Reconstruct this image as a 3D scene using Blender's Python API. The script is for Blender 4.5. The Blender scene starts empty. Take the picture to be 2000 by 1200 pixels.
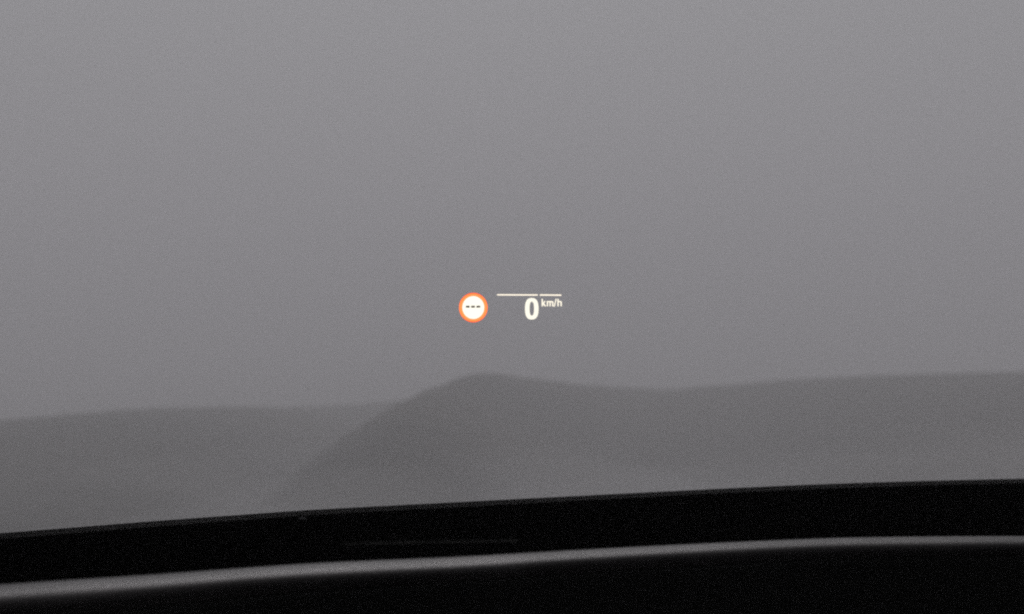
import bpy, bmesh, math, random
from mathutils import Vector, Matrix, noise

random.seed(7)
scene = bpy.context.scene
COL = scene.collection
R = math.radians

# ------------------------------------------------------------------ camera
CAM_Z = 1.25                                   # eye height above the ground under the car (m)
cam_data = bpy.data.cameras.new('camera')
cam_data.sensor_width = 36.0
cam_data.lens = 58.88                          # about 34 degrees across
cam_data.clip_start = 0.02
cam_data.clip_end = 8000.0
cam_data.dof.use_dof = True
cam_data.dof.focus_distance = 0.87             # focused on the projected readout
cam_data.dof.aperture_fstop = 15.0
cam = bpy.data.objects.new('camera', cam_data)
COL.objects.link(cam)
cam.location = (0, 0, CAM_Z)
cam.rotation_euler = (R(90), 0, 0)
scene.camera = cam

# ------------------------------------------------------------------ sky and sun: dull overcast evening
SUN_EL = R(46)
world = bpy.data.worlds.new('World')
scene.world = world
world.use_nodes = True
wn, wl = world.node_tree.nodes, world.node_tree.links
wn.clear()
sky = wn.new('ShaderNodeTexSky')
sky.sky_type = 'NISHITA'
sky.sun_disc = False
sky.sun_elevation = SUN_EL
sky.sun_rotation = 0.0
sky.air_density = 1.0
sky.dust_density = 2.0
hs = wn.new('ShaderNodeHueSaturation')
hs.inputs['Saturation'].default_value = 0.05
bg = wn.new('ShaderNodeBackground')
bg.inputs['Strength'].default_value = 0.05
wo = wn.new('ShaderNodeOutputWorld')
wl.new(sky.outputs[0], hs.inputs['Color'])
wl.new(hs.outputs[0], bg.inputs['Color'])
wl.new(bg.outputs[0], wo.inputs['Surface'])

sun_data = bpy.data.lights.new('sun', 'SUN')
sun_data.energy = 1.5
sun_data.angle = R(30)
sun_data.color = (1.0, 0.985, 0.975)
sun = bpy.data.objects.new('sun', sun_data)
COL.objects.link(sun)
sun.location = (0, 40, 60)
sun.rotation_euler = (-(math.pi / 2 - SUN_EL), 0, 0)

vs = scene.view_settings
vs.view_transform = 'Standard'
vs.look = 'None'
vs.exposure = -0.36
vs.gamma = 1.0
vs.use_curve_mapping = False

cy = scene.cycles
cy.max_bounces = 12
cy.volume_bounces = 5
cy.transparent_max_bounces = 24
cy.use_denoising = False
cy.use_adaptive_sampling = False
cy.pixel_filter_type = 'BLACKMAN_HARRIS'
cy.filter_width = 2.2
cy.sample_clamp_indirect = 4.0

# ------------------------------------------------------------------ helpers
K = 0.34                                        # overall scale of the valley
F = 3271.0                                      # pixels per unit of tangent in the 2000 pixel wide photograph


def tan_uv(px, py):
    return (px - 1000.0) / F, (600.0 - py) / F


def interp(pts, x):
    """Smooth (monotone-free Catmull-Rom) interpolation through sorted (x, y) pairs."""
    if x <= pts[0][0]:
        a, b = pts[0], pts[1]
        return a[1] + (b[1] - a[1]) / (b[0] - a[0]) * (x - a[0])
    if x >= pts[-1][0]:
        a, b = pts[-2], pts[-1]
        return b[1] + (b[1] - a[1]) / (b[0] - a[0]) * (x - b[0])
    for i in range(len(pts) - 1):
        if pts[i][0] <= x <= pts[i + 1][0]:
            break
    x0, y0 = pts[i]
    x1, y1 = pts[i + 1]
    def slope(k):
        lo, hi = max(k - 1, 0), min(k + 1, len(pts) - 1)
        return (pts[hi][1] - pts[lo][1]) / (pts[hi][0] - pts[lo][0])
    h = x1 - x0
    t = (x - x0) / h
    m0, m1 = slope(i) * h, slope(i + 1) * h
    return ((2*t**3 - 3*t*t + 1) * y0 + (t**3 - 2*t*t + t) * m0 + (-2*t**3 + 3*t*t) * y1 + (t**3 - t*t) * m1)


def link(name, verts, faces, mat=None, parent=None, smooth=True):
    me = bpy.data.meshes.new(name)
    me.from_pydata([tuple(v) for v in verts], [], faces)
    me.update()
    bm = bmesh.new()
    bm.from_mesh(me)
    bmesh.ops.recalc_face_normals(bm, faces=bm.faces)
    bm.to_mesh(me)
    bm.free()
    if smooth:
        for p in me.polygons:
            p.use_smooth = True
    o = bpy.data.objects.new(name, me)
    COL.objects.link(o)
    if mat:
        me.materials.append(mat)
    if parent:
        o.parent = parent
    return o


def tag(o, label=None, cat=None, kind=None, group=None):
    if label: o['label'] = label
    if cat: o['category'] = cat
    if kind: o['kind'] = kind
    if group: o['group'] = group
    return o


def grid_faces(nu, nv, flip=False):
    f = []
    for i in range(nu - 1):
        for j in range(nv - 1):
            q = (i*nv + j, (i+1)*nv + j, (i+1)*nv + j + 1, i*nv + j + 1)
            f.append(q[::-1] if flip else q)
    return f


def slab(rows, thick):
    """A sheet given as rows of points, thickened along its own normals into a closed shell (verts, faces)."""
    nu, nv = len(rows), len(rows[0])
    top = [Vector(p) for r in rows for p in r]
    nrm = []
    for i in range(nu):
        for j in range(nv):
            a = top[min(i+1, nu-1)*nv + j] - top[max(i-1, 0)*nv + j]
            b = top[i*nv + min(j+1, nv-1)] - top[i*nv + max(j-1, 0)]
            nrm.append(a.cross(b).normalized())
    bot = [p + n * thick for p, n in zip(top, nrm)]
    N = len(top)
    faces = grid_faces(nu, nv) + [tuple(N + k for k in f[::-1]) for f in grid_faces(nu, nv)]
    rim = [i*nv for i in range(nu)] + [(nu-1)*nv + j for j in range(1, nv)] + [i*nv + nv-1 for i in range(nu-2, -1, -1)] + [j for j in range(nv-2, 0, -1)]
    for k in range(len(rim)):
        a, b = rim[k], rim[(k+1) % len(rim)]
        faces.append((a, b, N + b, N + a))
    return top + bot, faces


def prism(name, outline, depth, y, mat, parent, holes=None):
    """A flat figure in the x-z plane, its front towards the driver, DEPTH thick."""
    n = len(outline)
    if holes is None:
        v = [(x, y, z) for x, z in outline] + [(x, y + depth, z) for x, z in outline]
        f = [tuple(range(n)), tuple(range(2*n - 1, n - 1, -1))]
        f += [(k, (k+1) % n, n + (k+1) % n, n + k) for k in range(n)]
    else:                                       # an inner loop with the same number of points
        v = [(x, y, z) for x, z in outline] + [(x, y, z) for x, z in holes]
        v += [(x, y + depth, z) for x, z in outline] + [(x, y + depth, z) for x, z in holes]
        f = []
        for k in range(n):
            m = (k+1) % n
            f += [(k, m, n+m, n+k), (2*n+k, 3*n+k, 3*n+m, 2*n+m), (k, 2*n+k, 2*n+m, m), (n+k, n+m, 3*n+m, 3*n+k)]
    return link(name, v, f, mat, parent, smooth=False)


def box(name, lo, hi, mat, parent, bev=0.0):
    bm = bmesh.new()
    bmesh.ops.create_cube(bm, size=1.0)
    for v in bm.verts:
        v.co = Vector([lo[k] + (v.co[k] + 0.5) * (hi[k] - lo[k]) for k in range(3)])
    if bev:
        bmesh.ops.bevel(bm, geom=list(bm.edges), offset=bev, segments=2, affect='EDGES', profile=0.6)
    me = bpy.data.meshes.new(name)
    bm.to_mesh(me)
    bm.free()
    me.materials.append(mat)
    o = bpy.data.objects.new(name, me)
    COL.objects.link(o)
    o.parent = parent
    return o


# ------------------------------------------------------------------ materials
def new_mat(name):
    m = bpy.data.materials.new(name)
    m.use_nodes = True
    m.node_tree.nodes.clear()
    out = m.node_tree.nodes.new('ShaderNodeOutputMaterial')
    return m, m.node_tree.nodes, m.node_tree.links, out


def surface(name, c1, c2, scale, rough=0.8, metal=0.0, bump=0.0, bump_scale=None, spec=0.5, detail=6.0):
    m, n, l, out = new_mat(name)
    p = n.new('ShaderNodeBsdfPrincipled')
    p.inputs['Roughness'].default_value = rough
    p.inputs['Metallic'].default_value = metal
    p.inputs['Specular IOR Level'].default_value = spec
    tc = n.new('ShaderNodeTexCoord')
    nz = n.new('ShaderNodeTexNoise')
    nz.inputs['Scale'].default_value = scale
    nz.inputs['Detail'].default_value = detail
    rp = n.new('ShaderNodeValToRGB')
    rp.color_ramp.elements[0].position, rp.color_ramp.elements[1].position = 0.35, 0.65
    rp.color_ramp.elements[0].color = (*c1, 1)
    rp.color_ramp.elements[1].color = (*c2, 1)
    l.new(tc.outputs['Object'], nz.inputs['Vector'])
    l.new(nz.outputs['Fac'], rp.inputs['Fac'])
    l.new(rp.outputs['Color'], p.inputs['Base Color'])
    if bump:
        nb = n.new('ShaderNodeTexNoise')
        nb.inputs['Scale'].default_value = bump_scale or scale * 4
        nb.inputs['Detail'].default_value = 4
        bp = n.new('ShaderNodeBump')
        bp.inputs['Strength'].default_value = bump
        bp.inputs['Distance'].default_value = 0.4 / (bump_scale or scale * 4)
        l.new(tc.outputs['Object'], nb.inputs['Vector'])
        l.new(nb.outputs['Fac'], bp.inputs['Height'])
        l.new(bp.outputs['Normal'], p.inputs['Normal'])
    l.new(p.outputs[0], out.inputs['Surface'])
    return m


def emitter(name, color, strength, c_edge=None, r_in=0, r_out=0):
    m, n, l, out = new_mat(name)
    e = n.new('ShaderNodeEmission')
    e.inputs['Color'].default_value = (*color, 1)
    e.inputs['Strength'].default_value = strength
    if c_edge:
        tc = n.new('ShaderNodeTexCoord')
        ln = n.new('ShaderNodeVectorMath'); ln.operation = 'LENGTH'
        mr = n.new('ShaderNodeMapRange')
        mr.inputs['From Min'].default_value, mr.inputs['From Max'].default_value = r_in, r_out
        mx = n.new('ShaderNodeMixRGB')
        mx.inputs['Color1'].default_value = (*color, 1)
        mx.inputs['Color2'].default_value = (*c_edge, 1)
        l.new(tc.outputs['Object'], ln.inputs[0])
        l.new(ln.outputs['Value'], mr.inputs['Value'])
        l.new(mr.outputs[0], mx.inputs['Fac'])
        l.new(mx.outputs[0], e.inputs['Color'])
    l.new(e.outputs[0], out.inputs['Surface'])
    return m


def fog(name, color, density, aniso=0.25):
    m, n, l, out = new_mat(name)
    v = n.new('ShaderNodeVolumePrincipled')
    v.inputs['Color'].default_value = (*color, 1)
    v.inputs['Density'].default_value = density
    v.inputs['Anisotropy'].default_value = aniso
    l.new(v.outputs[0], out.inputs['Volume'])
    return m


M_HILL = surface('scrub hillside', (0.035, 0.034, 0.026), (0.075, 0.066, 0.050), 0.035, rough=1.0, bump=0.6, bump_scale=0.5)
M_FARHILL = surface('far scrub hillside', (0.040, 0.040, 0.032), (0.075, 0.070, 0.056), 0.028, rough=1.0, bump=0.6, bump_scale=0.4)
M_GROUND = surface('rough grass and earth', (0.040, 0.040, 0.028), (0.085, 0.074, 0.054), 0.06, rough=1.0, bump=0.7, bump_scale=1.4)
M_HAZE = fog('thin mist', (0.967, 0.957, 0.987), 0.0029 / K)
M_FOG = fog('valley fog', (0.975, 0.970, 0.988), 0.0070 / K)

mg, n_, l_, o_ = new_mat('windscreen glass')
t_ = n_.new('ShaderNodeBsdfTransparent')
t_.inputs['Color'].default_value = (0.955, 0.955, 0.965, 1)
l_.new(t_.outputs[0], o_.inputs['Surface'])
M_GLASS = mg

M_FRIT = surface('black ceramic frit', (0.006, 0.005, 0.006), (0.010, 0.009, 0.010), 40, rough=0.9, spec=0.08)
mf, n_, l_, o_ = new_mat('dotted frit edge')
t_ = n_.new('ShaderNodeBsdfTransparent')
d_ = n_.new('ShaderNodeBsdfDiffuse'); d_.inputs['Color'].default_value = (0.012, 0.011, 0.013, 1)
x_ = n_.new('ShaderNodeMixShader'); x_.inputs['Fac'].default_value = 0.74
l_.new(t_.outputs[0], x_.inputs[1]); l_.new(d_.outputs[0], x_.inputs[2]); l_.new(x_.outputs[0], o_.inputs['Surface'])
M_DOTS = mf
M_PLASTIC = surface('black dashboard plastic', (0.006, 0.006, 0.006), (0.012, 0.012, 0.012), 300, rough=0.95, spec=0.05, bump=0.3, bump_scale=900)
M_LEATHER = surface('black grained leather', (0.010, 0.011, 0.011), (0.018, 0.019, 0.019), 260, rough=0.50, spec=0.34, bump=0.35, bump_scale=700)
M_SHEEN = surface('satin edge sheen', (0.029, 0.0270, 0.0278), (0.047, 0.0437, 0.0449), 24, rough=0.45, metal=1.0, bump=0.12, bump_scale=1200)  # separate strip added to carry the sheen of the rolled edge
M_PAINT = surface('dark car paint', (0.012, 0.012, 0.014), (0.016, 0.016, 0.018), 30, rough=0.3)
M_LINER = surface('charcoal headliner', (0.015, 0.015, 0.016), (0.025, 0.025, 0.026), 120, rough=1.0, bump=0.3, bump_scale=500)
M_VENT = surface('pale lit vent plastic', (0.02, 0.02, 0.02), (0.075, 0.075, 0.07), 60, rough=0.8)
M_GLINT = surface('pale grey glint', (0.12, 0.12, 0.125), (0.22, 0.22, 0.225), 300, rough=0.5)  # pale colour stands for the glint
M_DUST = surface('dried dirt', (0.10, 0.10, 0.10), (0.40, 0.39, 0.38), 18, rough=1.0)

# ------------------------------------------------------------------ ground, hills, mist
def ground_z(x, y):
    nz = noise.noise(Vector((x * 0.02, y * 0.02, 0)))
    if y < 5:
        return 0.02 * nz
    full = 66.0 * K
    depth = full * (1 - math.exp(-(y - 5) * 0.45 / full))
    k = min((y - 5) / 30.0, 1.0)
    return -depth + k * (1.6 * noise.noise(Vector((x * 0.014, y * 0.014, 3))) + 0.3 * nz)


ys = [-240, -180, -130, -90, -70, -50, -25, -12, -5, 0, 3] + [5 + 2.2 * k for k in range(12)] + [32 + 6 * k for k in range(25)] + [185 + 12 * k for k in range(16)] + [390, 430, 490, 560, 650, 770, 910, 1050, 1200]
xs = sorted([0] + [s * v for s in (-1, 1) for v in (4, 9, 16, 26, 40, 60, 85, 110, 140, 170, 200, 230, 260, 300, 340, 390, 430, 480, 540, 600)])
gv = [(x, y, ground_z(x, y)) for x in xs for y in ys]
tag(link('ground', gv, grid_faces(len(xs), len(ys)), M_GROUND), 'rough ground falling away into the misty valley in front of the car', kind='structure')


def hill(name, crest, dist, p0, p1, n, mat, label, slope, seed, rnd, toe):
    verts, nt = [], 61
    ts = [(k / 30.0 - 1.0) for k in range(nt)]
    ts = [math.copysign(abs(t) ** 1.5, t) * (toe + 72) * K for t in ts]
    for i in range(n):
        px = p0 + (p1 - p0) * i / (n - 1)
        py = interp(crest, px)
        d = interp(dist, px) * K
        u, v = tan_uv(px, py)
        radial = Vector((u, 1.0, 0)).normalized()
        c = Vector((u * d, d, CAM_Z + v * d))
        s = min(max(-v, 0.0) / slope, 0.9)
        w = rnd * K
        t0 = w * s / math.sqrt(1 - s * s)        # the sight line grazes the rounded top here
        for t in ts:
            q = c + radial * t
            drop = slope * (math.sqrt((t + t0) ** 2 + w * w) - math.sqrt(t0 * t0 + w * w))
            drop += 0.8 * max(abs(t) - toe * K, 0.0) ** 2 / (max(abs(t) - toe * K, 0.0) + 4.0)
            a = min(abs(t) / (60.0 * K), 1.0)
            bumpy = 0.12 * noise.noise(Vector((q.x * 0.25, q.y * 0.25, seed))) + 0.06 * noise.noise(Vector((q.x * 0.9, q.y * 0.9, seed + 4)))
            gully = a * 1.0 * noise.noise(Vector((q.x * 0.04, q.y * 0.04, seed + 9)))
            q.z = q.z - drop + bumpy + gully
            verts.append(q)
    return tag(link(name, verts, grid_faces(n, nt), mat), label, kind='structure')


MAIN = [(300, 1150), (430, 1046), (500, 985), (560, 937), (600, 905), (650, 869), (700, 838), (750, 806), (800, 779), (850, 757), (900, 738), (925, 733), (950, 731), (975, 732), (1000, 735), (1050, 741), (1100, 747), (1150, 752.5), (1200, 757), (1250, 759), (1300, 759), (1400, 754), (1500, 747), (1600, 741), (1700, 736), (1800, 732), (1900, 729), (2000, 727), (2300, 714), (2700, 704), (3300, 716), (4000, 800), (4700, 1000), (5400, 1400)]
MAIN_D = [(300, 300), (450, 294), (620, 288), (800, 318), (1000, 400), (1300, 435), (1700, 392), (2000, 372), (2700, 365), (3300, 365), (5400, 355)]
hill('hill', MAIN, MAIN_D, 300, 5400, 620, M_HILL, 'dark rounded hill with a humped top and a long shoulder to one side', 0.15, 1.0, 34, 120)
LEFT = [(-2600, 1500), (-2000, 1180), (-1500, 1000), (-900, 905), (-400, 860), (-150, 838), (0, 823), (87, 815), (217, 804), (304, 800), (433, 798), (563, 796.5), (650, 794), (715, 789), (770, 785), (900, 778), (1200, 775), (1600, 800)]
LEFT_D = [(-1500, 380), (0, 385), (350, 410), (600, 490), (770, 570), (1200, 540), (1600, 560)]
hill('hill', LEFT, LEFT_D, -2600, 1600, 480, M_FARHILL, 'paler flat-topped hill half hidden behind the humped hill', 0.10, 6.0, 80, 170)

# one closed box of even mist round the camera, the ground and the hills
bm = bmesh.new()
bmesh.ops.create_cube(bm, size=1.0)
lo, hi = Vector((-610, -250, -30)), Vector((610, 1210, 34))
for v in bm.verts:
    v.co = Vector([lo[k] + (v.co[k] + 0.5) * (hi[k] - lo[k]) for k in range(3)])
me = bpy.data.meshes.new('haze'); bm.to_mesh(me); bm.free(); me.materials.append(M_HAZE)
haze = bpy.data.objects.new('haze', me); COL.objects.link(haze)
tag(haze, 'thick grey mist filling the air over the whole valley', kind='stuff')

# a denser valley fog bank, also shaped to add the halo above the dashboard
bm = bmesh.new()
bmesh.ops.create_uvsphere(bm, u_segments=128, v_segments=64, radius=1.0)
for v in bm.verts:
    up = max(v.co.z, 0.0)
    v.co = Vector((v.co.x * 420, v.co.y * 150, v.co.z * 44)) * K
    v.co.z += up * (4.6 * noise.noise(Vector((v.co.x * 0.055, v.co.y * 0.10, 2))) + 1.6 * noise.noise(Vector((v.co.x * 0.08, v.co.y * 0.28, 5))))
me = bpy.data.meshes.new('fog_bank'); bm.to_mesh(me); bm.free(); me.materials.append(M_FOG)
for p in me.polygons: p.use_smooth = True
fb = bpy.data.objects.new('fog_bank', me); COL.objects.link(fb)
fb.location = (0, 215 * K, -68 * K + 1.0)
fb.rotation_euler = (0, -R(2.4), 0)  # tilted so the added pale halo runs along the dashboard edge
tag(fb, 'low pale fog bank lying along the valley below the hills', kind='stuff')

# ------------------------------------------------------------------ the car round the camera
car = bpy.data.objects.new('car', None)
COL.objects.link(car)
car.location = (0.40, 0, 0)
tag(car, 'dark car cabin with black dashboard, added edge-sheen strip and wide windscreen', 'car')
OFF = Vector((-0.40, 0, 0))                      # children are written in camera-centred x


def cpart(name, verts, faces, mat, parent=car, smooth=True):
    w = Vector((0, 0, 0)) if parent is not car else OFF
    return link(name, [Vector(v) + OFF for v in verts], faces, mat, parent, smooth)


# top edge of the black band, read off the photograph as heights along the windscreen base
EDGE = [(-500, 1075), (0, 1042), (300, 1018.5), (500, 1004), (600, 997), (900, 981), (1250, 963), (1600, 946.5), (2000, 935.5), (2400, 931)]


def base_y(x):
    return 1.14 - 0.55 * (x - 0.42) ** 2


def base_pt(x):
    y = base_y(x)
    px = 1000 + F * x / y
    px = max(-120, min(2300, px))
    v = (600 - interp(EDGE, px)) / F
    return Vector((x, y, CAM_Z + v * y))


RAKE = R(32)
UP = Vector((0, -math.cos(RAKE), math.sin(RAKE)))


def glass_pt(x, t, inset=0.0):
    k = 1 - 0.10 * max(t, 0)                     # the screen narrows a little towards the roof
    p = base_pt(0.40 + (x - 0.40))
    q = p + UP * t
    q.x = 0.40 + (x - 0.40) * k
    q += Vector((0, -math.sin(RAKE), -math.cos(RAKE))) * (inset - 0.0064 - 0.02 * t * t)
    return q


GX = [-0.40 + 1.60 * i / 80 for i in range(81)]
def glass_rows(t0, t1, nt, inset, xs=GX):
    return [[glass_pt(x, t0 + (t1 - t0) * j / (nt - 1), inset) for j in range(nt)] for x in xs]

v, f = slab(glass_rows(-0.10, 0.92, 24, 0.0), 0.0045)
screen = cpart('windscreen', v, f, M_GLASS)
v, f = slab(glass_rows(-0.10, -0.0066, 6, 0.0065), 0.0010)
cpart('frit_band', v, f, M_FRIT, screen)
v, f = slab(glass_rows(-0.0066, 0.0, 3, 0.0063), 0.0004)
cpart('dotted_edge', v, f, M_DOTS, screen)

# specks of dried dirt on the outside of the glass
dv, df = [], []
for k in range(190):
    x, t = random.uniform(-0.24, 0.40), random.uniform(0.01, 0.56)
    c = glass_pt(x, t, -0.0062)
    r = random.choice((0.08, 0.10, 0.13, 0.17, 0.24)) * 1e-3 * random.uniform(0.8, 1.3)
    a = Vector((1, 0, 0)); b = UP * random.uniform(1.0, 1.8)
    nrm = Vector((0, math.sin(RAKE), math.cos(RAKE)))
    s = len(dv)
    ph = random.random() * 6.28
    for i in range(5):
        w = r * random.uniform(0.6, 1.2)
        dv.append(c + a * (w * math.cos(ph + i * 1.2566)) + b * (w * math.sin(ph + i * 1.2566)))
    dv.append(c + nrm * r * 0.6)
    df += [(s + i, s + (i + 1) % 5, s + 5) for i in range(5)]
specks = cpart('dirt_specks', dv, df, M_DUST, screen)
specks['kind'] = 'stuff'

# dashboard: rolled edge, satin strip added for its sheen, sunken top behind
ROLL_TOP = [(-500, 1178), (0, 1141), (300, 1121), (600, 1099.5), (900, 1085.5), (1250, 1065.5), (1600, 1049.5), (1750, 1046), (2000, 1044.5), (2500, 1046)]
ZT = -0.0905


def crest_pt(px):
    v = (600 - interp(ROLL_TOP, px) - 5.0) / F
    d = ZT / v
    return Vector(((px - 1000) / F * d, d, CAM_Z + ZT))


def roll_r(px):
    return interp([(-500, 0.041), (0, 0.039), (500, 0.037), (1000, 0.033), (1500, 0.028), (2000, 0.026), (2500, 0.026)], max(-500, min(2500, px)))


def roll_pt(c, r, ang, lift=0.0):
    """ang 0 = crest, positive towards the driver."""
    return Vector((c.x, c.y - (r + lift) * math.sin(ang), c.z - r + (r + lift) * math.cos(ang)))


PXS = [-1400 + 8400 * i / 210 for i in range(211)]
CR = []
for px in PXS:
    q = max(-500, min(2500, px))
    c = crest_pt(q)
    if px != q:
        c.x += (px - q) / F * 0.66
    CR.append((c, roll_r(q), px))

rows, strip = [], []
for c, r, px in CR:
    row = [roll_pt(c, r, R(a), -0.0003) for a in range(-70, 14, 4)] + [roll_pt(c, r, R(14), -0.0003)]
    r2 = interp([(-500, 0.011), (0, 0.010), (500, 0.0075), (1000, 0.0065), (2500, 0.006)], max(-500, min(2500, px)))
    #                                 # below the strip the pad turns down sharply
    ctr = row[-1] - Vector((0, -math.sin(R(14)), math.cos(R(14)))) * r2
    row += [ctr + Vector((0, -math.sin(R(a)), math.cos(R(a)))) * r2 for a in range(22, 105, 7)]
    band = [roll_pt(c, r, R(a), 0.0001) for a in range(-24, 15, 2)]
    band += [ctr + Vector((0, -math.sin(R(a)), math.cos(R(a)))) * (r2 + 0.0004) for a in range(20, 81, 6)]
    strip.append(band)
    lastp = row[-1]
    row += [lastp + Vector((0, 0.01, -0.05)), lastp + Vector((0, 0.03, -0.20)), lastp + Vector((0, 0.06, -0.42))]
    rows.append(row)
v, f = slab(rows, 0.0008)
cut = 0
dash = cpart('dashboard', v, f, M_LEATHER)
v, f = slab(strip, 0.0001)
cpart('sheen_strip', v, f, M_SHEEN, dash)
# the sunken top between the roll and the glass
rows = []
for c, r, px in CR:
    if not (-0.38 <= c.x <= 1.18):
        continue
    b = roll_pt(c, r, R(-70), -0.001)
    e = glass_pt(c.x, -0.098, 0.010)
    zf = e.z + 0.001
    pts = [b, b + Vector((0, 0.012, -0.022)), Vector((c.x, b.y + 0.04, zf - 0.012))]
    for k in range(1, 7):
        w = k / 6
        pts.append(Vector((c.x, (b.y + 0.04) * (1 - w) + e.y * w, zf - 0.012 * (1 - w))))
    rows.append(pts)
v, f = slab(rows, 0.002)
cpart('dashboard_top', v, f, M_PLASTIC, dash)

# a demister vent lip, coloured pale for the lit line inside the dark band
lip = []
for px in range(670, 1011, 10):
    u, vv = tan_uv(px, 1061.5 - 4.0 * (px - 670) / 230.0)
    d = 1.01 + 0.05 * (px - 670) / 340
    lip.append(Vector((u * d, d, CAM_Z + vv * d)))
rows = [[p + Vector((0, -0.004, -0.0010)), p + Vector((0, -0.002, 0.0)), p + Vector((0, 0.002, 0.0002)), p + Vector((0, 0.004, -0.0025))] for p in lip]
v, f = slab(rows, 0.0008)
cpart('demister_vent', v, f, M_VENT, dash)
# a glint on the screen's lower edge, put in as a small pale bead
g = glass_pt(-0.1226, -0.0035, 0.010)
bm = bmesh.new()
bmesh.ops.create_uvsphere(bm, u_segments=12, v_segments=8, radius=1.0)
cv = [g + Vector((q.co.x * 0.0026, q.co.y * 0.001, q.co.z * 0.0009)) for q in bm.verts]
cf = [[q.index for q in p.verts] for p in bm.faces]
bm.free()
cpart('glint_bead', cv, cf, M_GLINT, screen)

# shell that keeps the cabin dark: bonnet, roof, pillars, doors, floor, tail
rows = []
for x in GX[::4]:
    row = []
    for k in range(10):
        w = k / 9
        b = glass_pt(x, -0.10, -0.012)
        y = b.y + 0.03 + w * (2.35 - b.y)
        z = b.z - 0.012 - 0.16 * w - 0.10 * w ** 3 - 0.05 * ((x - 0.40) / 0.8) ** 2
        row.append(Vector((x, y, z)))
    rows.append(row)
v, f = slab(rows, 0.01)
cpart('bonnet', v, f, M_PAINT)
rows = []
for x in GX[::4]:
    h = glass_pt(x, 0.92, 0.004)
    rows.append([Vector((h.x + 0.0, h.y + 0.012 - 0.012 * 0 - 2.1 * w, h.z + 0.05 * math.sin(math.pi * w) - 0.02 * ((x - 0.4) / 0.8) ** 2)) for w in [0, 0.1, 0.25, 0.4, 0.6, 0.8, 1.0]])
v, f = slab(rows, 0.025)
cpart('roof', v, f, M_LINER)
for s in (0, -1):
    x = GX[s]
    rows = []
    for k in range(13):
        p = glass_pt(x, -0.10 + 1.03 * k / 12, 0.004)
        sg = -1 if s == 0 else 1
        rows.append([p + Vector((-sg * 0.004, 0.0, 0)), p + Vector((sg * 0.05, -0.03, 0)), p + Vector((sg * 0.07, -0.10, 0)), p + Vector((sg * 0.02, -0.11, 0))])
    v, f = slab(rows, 0.008)
    cpart('pillar', v, f, M_LINER)
for x0, x1 in ((-0.53, -0.44), (1.24, 1.33)):
    d = box('door', Vector((x0, -1.0, 0.30)) + OFF, Vector((x1, 1.0, 1.08)) + OFF, M_LINER, car, 0.02)
    xm = (x0 + x1) / 2
    box('door_glass', Vector((xm - 0.002, -0.95, 1.082)) + OFF, Vector((xm + 0.002, 0.52, 1.60)) + OFF, M_GLASS, d)
box('floor', Vector((-0.52, -1.0, 0.24)) + OFF, Vector((1.32, 2.3, 0.28)) + OFF, M_LINER, car, 0.0)
box('tailgate', Vector((-0.52, -1.9, 0.30)) + OFF, Vector((1.32, -1.8, 1.72)) + OFF, M_LINER, car, 0.02)
box('bulkhead', Vector((-0.52, 1.16, 0.285)) + OFF, Vector((1.32, 1.20, 0.98)) + OFF, M_LINER, car, 0.0)

# ------------------------------------------------------------------ head-up display, upright just inside the glass
HD = 0.81
hud = bpy.data.objects.new('head_up_display', None)
COL.objects.link(hud)
hud.location = (0, HD, CAM_Z)
tag(hud, 'glowing windscreen readout of a red-ringed round sign and 0 km/h', 'display')
S = HD / F
def hp(px, py, cx=1000.0, cy=600.0):
    return ((px - cx) * S, -(py - cy) * S)

E_WHITE = emitter('white sign light', (1.0, 0.98, 0.85), 1.45)
E_RING = emitter('red ring light', (1.0, 0.235, 0.062), 2.0, (0.66, 0.06, 0.03), 26.2 * S, 28.6 * S)
E_DIGIT = emitter('warm white digit light', (1.0, 0.96, 0.82), 1.4)
E_BAR = emitter('warm line light', (1.0, 0.90, 0.74), 1.5)
E_UNIT = emitter('warm unit light', (1.0, 0.93, 0.77), 1.45)
E_DASH = emitter('dim dash backdrop', (0.16, 0.13, 0.105), 1.0)  # dashes are gaps; dim glow stands in for the view behind
TH = 0.0003


def figure(name, outline, mat, parent, cx, cy, y=0.0, inner=None, depth=TH):
    loc = hp(cx, cy)
    o = prism(name, [hp(a, b, cx, cy) for a, b in outline], depth, 0.0, mat, None, [hp(a, b, cx, cy) for a, b in inner] if inner else None)
    o.parent = parent
    base = Vector((0, 0, 0)) if parent is hud else parent.location
    o.location = Vector((loc[0], y, loc[1])) - base
    return o


def oval(cx, cy, rx, ry, n=96, p=2.0):
    out = []
    for k in range(n):
        a = 2 * math.pi * k / n
        c, s = math.cos(a), math.sin(a)
        out.append((cx + rx * math.copysign(abs(c) ** (2 / p), c), cy + ry * math.copysign(abs(s) ** (2 / p), s)))
    return out


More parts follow.
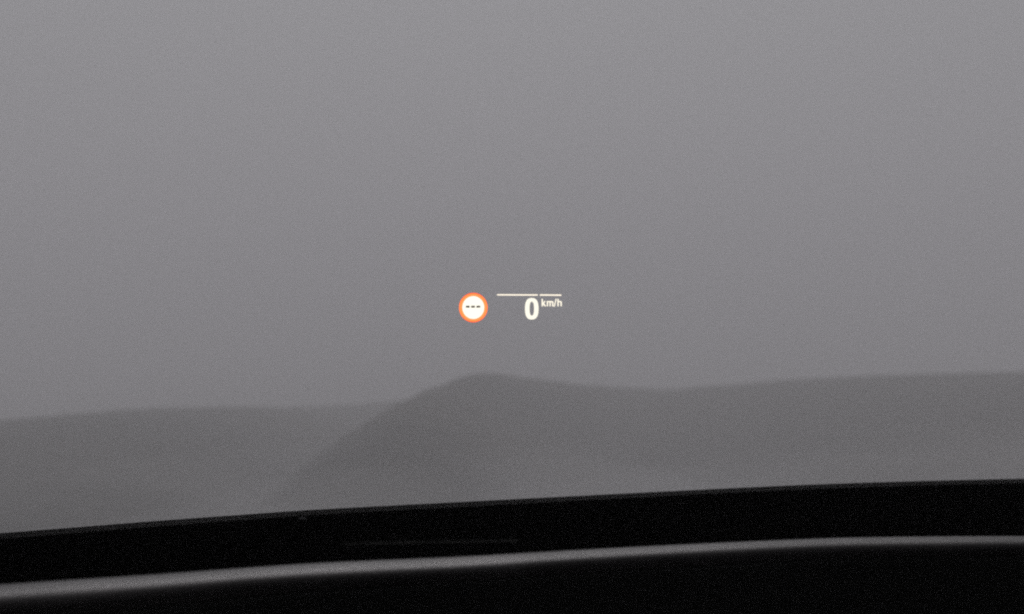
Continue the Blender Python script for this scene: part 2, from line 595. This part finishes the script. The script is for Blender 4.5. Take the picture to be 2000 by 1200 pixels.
SX, SY = 924.4, 601.1
ring = figure('sign_ring', oval(SX, SY, 28.0, 29.0), E_RING, hud, SX, SY, 0.0, oval(SX, SY, 21.5, 22.4))
ring['label'] = 'orange-red ring of the round sign'
disc = figure('sign_disc', oval(SX, SY, 21.4, 22.3), E_WHITE, hud, SX, SY)
disc['label'] = 'white disc inside the red ring, with three dashes'
for x0, x1 in ((910.0, 917.2), (920.2, 927.6), (930.6, 938.0)):
    figure('dash', [(x0, 597.4), (x1, 597.4), (x1, 601.4), (x0, 601.4)], E_DASH, disc, (x0 + x1) / 2, 599.5, -0.0004, depth=0.0002)
bar = figure('line', [(970.0, 576.2), (972.0, 574.9), (1050.2, 575.2), (1050.2, 577.9), (972.0, 577.5)], E_BAR, hud, 1010, 576.4)
bar['label'] = 'long thin line over the speed figure'
bar = figure('line', [(1054.2, 575.2), (1096.4, 575.5), (1096.4, 578.2), (1054.2, 577.9)], E_BAR, hud, 1075, 576.7)
bar['label'] = 'short thin line over km/h'
dg = figure('digit', oval(1038.6, 603.4, 13.2, 21.0, p=2.55), E_DIGIT, hud, 1038.6, 603.4, 0.0, oval(1038.7, 603.2, 4.4, 13.6, p=2.4))
dg['label'] = 'large figure 0'
LET = {
    'k': [(1057.8, 584.2), (1060.5, 584.2), (1060.5, 591.8), (1063.1, 588.3), (1066.2, 588.3), (1062.8, 592.8), (1066.7, 598.7), (1063.6, 598.7), (1060.5, 594.8), (1060.5, 598.7), (1057.8, 598.7)],
    'm': [(1067.9, 588.3), (1079.3, 588.3), (1080.9, 590.0), (1080.9, 598.7), (1078.3, 598.7), (1078.3, 590.8), (1075.7, 590.8), (1075.7, 598.7), (1073.1, 598.7), (1073.1, 590.8), (1070.5, 590.8), (1070.5, 598.7), (1067.9, 598.7)],
    '/': [(1085.2, 584.0), (1087.4, 584.0), (1083.6, 599.4), (1081.4, 599.4)],
    'h': [(1088.6, 584.2), (1091.2, 584.2), (1091.2, 588.3), (1095.5, 588.3), (1097.3, 590.2), (1097.3, 598.7), (1094.7, 598.7), (1094.7, 590.8), (1091.2, 590.8), (1091.2, 598.7), (1088.6, 598.7)],
}
for ch, pts in LET.items():
    o = figure('letter', pts, E_UNIT, hud, sum(p[0] for p in pts) / len(pts), 591.5)
    o['label'] = 'small character %s of km/h' % ch
